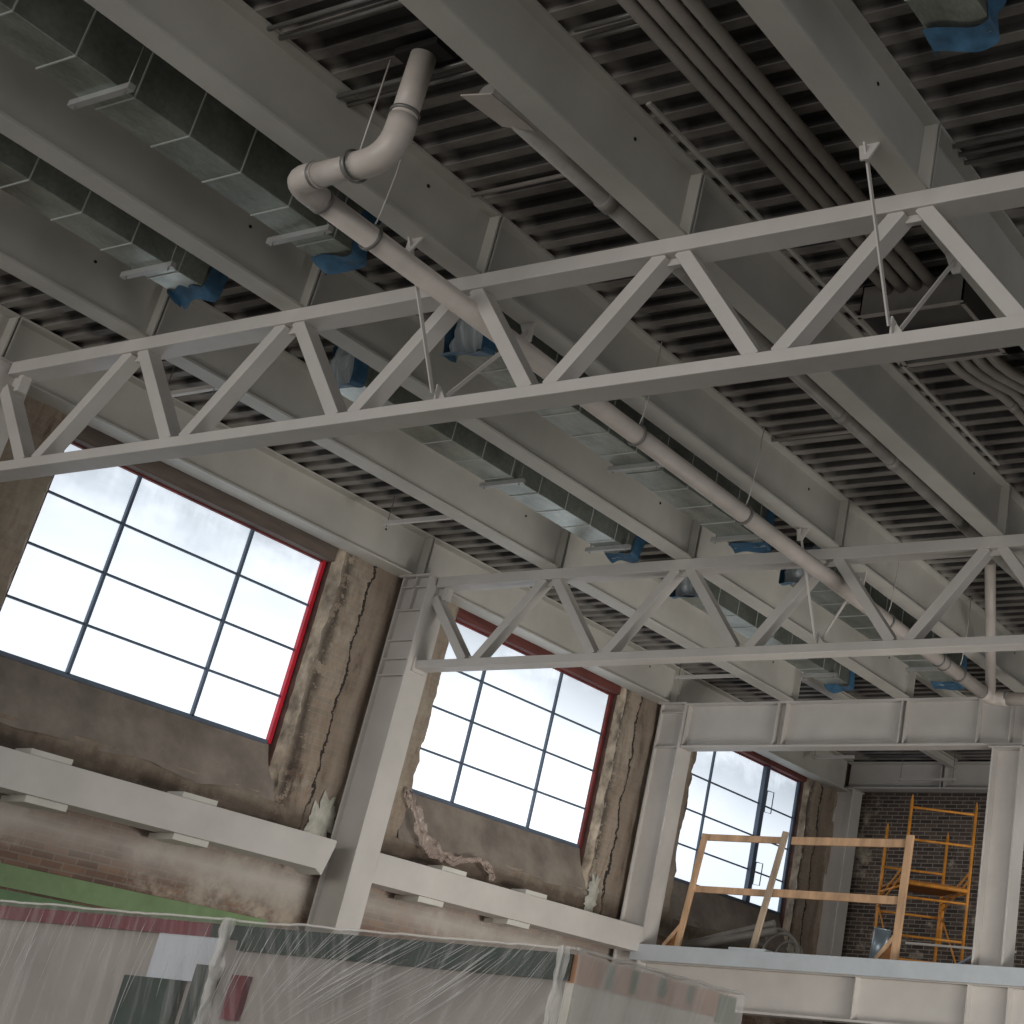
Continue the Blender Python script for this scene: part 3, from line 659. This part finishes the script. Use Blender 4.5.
# ------------------------------------------------------------------ wrapped booth in the foreground
O = Vector((7.30, .374, 0)); ang = math.radians(7.3)
ux = Vector((-math.cos(ang), -math.sin(ang), 0)); vy = Vector((-math.sin(ang)*.85, math.cos(ang), 0))
ZT = -4.50
def bp(s, d, z): q = O+ux*s+vy*d; return (q.x, q.y, z)
def bbox(mb, s0, s1, d0, d1, z0, z1):
    k = len(mb.v); mb.v += [bp(s, d, z) for z in (z0, z1) for d in (d0, d1) for s in (s0, s1)]
    for q in ((0, 2, 3, 1), (4, 5, 7, 6), (0, 1, 5, 4), (2, 6, 7, 3), (0, 4, 6, 2), (1, 3, 7, 5)): mb.face([k+i for i in q])
    return mb
bo = thing('booth', (5.0, 1.0, -7), 'long beige booth with red and green top trim, wrapped in plastic', 'booth')
bbox(MB(), .05, 5.6, .05, 2.0, -7, ZT-.03).build('body', M['panel'], bo)
bbox(MB(), .03, 2.34, .0, .06, ZT-.16, ZT-.02).build('green_trim', M['panel_green'], bo)
bbox(MB(), 2.34, 2.57, .0, .06, ZT-.10, ZT-.02).build('green_trim', M['panel_green'], bo)
bbox(MB(), 2.57, 5.6, .0, .06, ZT-.10, ZT-.02).build('red_trim', M['panel_red'], bo)
bbox(MB(), 2.47, 2.97, .01, .06, ZT-.36, ZT-.10).build('white_panel', M['panel_white'], bo)
bbox(MB(), 2.68, 3.13, .0, .06, ZT-.95, ZT-.36).build('green_panel', M['panel_green'], bo)
bbox(MB(), 2.44, 2.60, .0, .06, ZT-.95, ZT-.26).build('green_panel', M['panel_green'], bo)
bbox(MB(), 2.20, 2.31, .0, .06, ZT-.55, ZT-.30).build('red_patch', M['panel_red'], bo)
bbox(MB(), -.005, .05, .05, 2.0, -7, ZT-.17).build('cream_end_panel', M['panel_cream'], bo)
bbox(MB(), -.015, .05, .05, 2.0, ZT-.17, ZT-.02).build('peach_trim', M['panel_peach'], bo)
for d0, d1, h in ((.35, .41, .16), (.62, .68, .15), (.95, 1.03, .13), (1.32, 1.38, .13), (1.75, 1.98, .2)):
    bbox(MB(), -.025, .0, d0, d1, ZT-h, ZT-.03).build('green_mark', M['green2'], bo)
fl = thing('plastic_sheet', (5, .5, -7), 'clear wrinkled plastic sheeting draped over the long booth', 'plastic sheet')
def edge_z(s): return ZT+.012*noise.noise(Vector((s*3, 0, 1)))+.006*noise.noise(Vector((s*11, 0, 3)))
def front(u, v):
    s = -.02+5.65*u; w = v**1.5*2.4
    fan = math.exp(-((s-1.3)/1.0)**2)
    a = s*26+w*(s-1.2)*22*fan
    rr = (.004+.006*noise.noise(Vector((s*2, w*2, 0))))*math.sin(a)+.02*noise.noise(Vector((s*5+w*fan*5, w*1.2, 5)))
    pull = .05*math.exp(-((s-2.39)/.07)**2)
    return bp(s, -.035-abs(rr)-pull*(1+w), edge_z(s)-w)
def fuv(u, v):
    s = 5.65*u; w = v**1.5*2.4
    fan = math.exp(-((s-1.0)/1.1)**2)
    return (s*.9+w*(s-.4)*1.0*fan-w*.75*fan, w*(1-.3*fan))
MB().grid(front, 420, 60, uvs=fuv).build('front_film', M['film'], fl, fix=False)
def endf(u, v):
    d = -.03+2.08*u; w = v**1.5*2.4
    rr = .012*noise.noise(Vector((d*5, w*1.4, 15)))
    sag = .02*math.sin(u*3.1*3)**2
    return bp(-.045+rr-.05*math.exp(-(d/.12)**2)*w, d, ZT-w-sag*(1-v)+.01*noise.noise(Vector((d*6, 0, 9))))
MB().grid(endf, 160, 50, uvs=lambda u, v: (u*.5+v*.1, v**1.5*.9)).build('end_film', M['film_end'], fl, fix=False)
def topf(u, v):
    s = -.05+5.65*u; d = -.04+2.1*v
    return bp(s, d, edge_z(s)+(.01*noise.noise(Vector((s*2, d*3, 2))) if .05 < v < .95 else 0))
MB().grid(topf, 160, 20, uvs=lambda u, v: (u*5, v*2)).build('top_film', M['film_end'], fl, fix=False)
MB().tube([bp(-.03+5.6*i/90, -.035, edge_z(-.03+5.6*i/90)+.004) for i in range(91)], .008, 6).build('rolled_edge', M['film_end'], fl)
MB().tube([bp(-.035, -.03+2.06*i/40, ZT+.004+.01*noise.noise(Vector((i*.3, 0, 2)))) for i in range(41)], .010, 6).build('rolled_edge', M['film_end'], fl)
for s, w in ((2.37, .9), (.02, .9)):
    MB().grid(lambda u, v: bp(s+(.06+.05*v)*(u-.5)+.03*noise.noise(Vector((u*3, v*7, s))), -.06-.05*math.sin(u*3.14)-.02*noise.noise(Vector((u*7, v*12, s))), ZT+.01-w*v), 10, 40,
              uvs=lambda u, v: (u, v)).build('gathered_fold', M['film_end'], fl, fix=False)

M['crease'] = paint('painted_crease_highlight', srgb(206, 204, 202), .3, .05)  # pale colour paints in the highlights along the film's creases
random.seed(11); cr = MB()
for i in range(150):
    s0 = random.uniform(.05, 2.3) if i < 120 else random.uniform(2.5, 5.2)
    k = (1.25*math.exp(-((s0-.9)/.75)**2)+.12) if i < 120 else random.uniform(.02, .2)
    z0 = random.uniform(.02, .22) if i % 3 else 0; Lc = random.uniform(.06, .5); r = random.uniform(.0008, .0022)
    pts = []
    for q in range(7):
        w_ = z0+Lc*q/6; ss = s0+k*(w_-z0)*1.3+.006*noise.noise(Vector((i, q*.6, 0)))
        pts.append(bp(ss, -.062-.006*math.sin(q/6*3.14), ZT-w_))
    cr.tube(pts, [r*math.sin((q+.3)/6.6*3.14) for q in range(7)], 5)
tag(cr.build('crease_highlights', M['crease'], fl), kind='stuff')

# ------------------------------------------------------------------ light
w = bpy.data.worlds.new('world'); bpy.context.scene.world = w; w.use_nodes = True
bg = w.node_tree.nodes['Background']; bg.inputs[0].default_value = (.93, .96, 1.0, 1); bg.inputs[1].default_value = .46
def area(name, loc, target, sx, sy, power, col):
    l = bpy.data.lights.new(name, 'AREA'); l.shape = 'RECTANGLE'; l.size = sx; l.size_y = sy; l.energy = power; l.color = col
    o = bpy.data.objects.new(name, l); C.objects.link(o); o.location = (loc[0], loc[1], loc[2]+H)
    o.rotation_euler = (Vector(target)-Vector(loc)).to_track_quat('-Z', 'Y').to_euler(); return o
area('front_fill_light', (9, -26, -3.0), (6, 8, -1.5), 22, 6, 2100, (1.0, .96, .91))      # added unseen fill behind the viewer, brightens the truss fronts
area('far_fill_light', (9, 5.2, -6.3), (1.5, 10.5, -1.8), 4, 2.5, 140, (1.0, .98, .95))  # added fill below the view, lifts the far girder and columns
wl = area('wall_fill_light', (11.5, 6.5, -5.6), (-.4, 7.5, -2.8), 3, 1.5, 100, (1.0, .97, .92)); wl.data.spread = math.radians(75)  # added unseen fill that brightens the window wall and wall beams
area('end_room_fill_light', (7.2, 13.2, -1.2), (1.5, 15, -2), 1.5, 1.0, 45, (1.0, .96, .9))  # added out-of-view fill to brighten the end room and scaffold
vs = bpy.context.scene.view_settings; vs.view_transform = 'Standard'; vs.look = 'None'; vs.exposure = 0.05; vs.gamma = 1
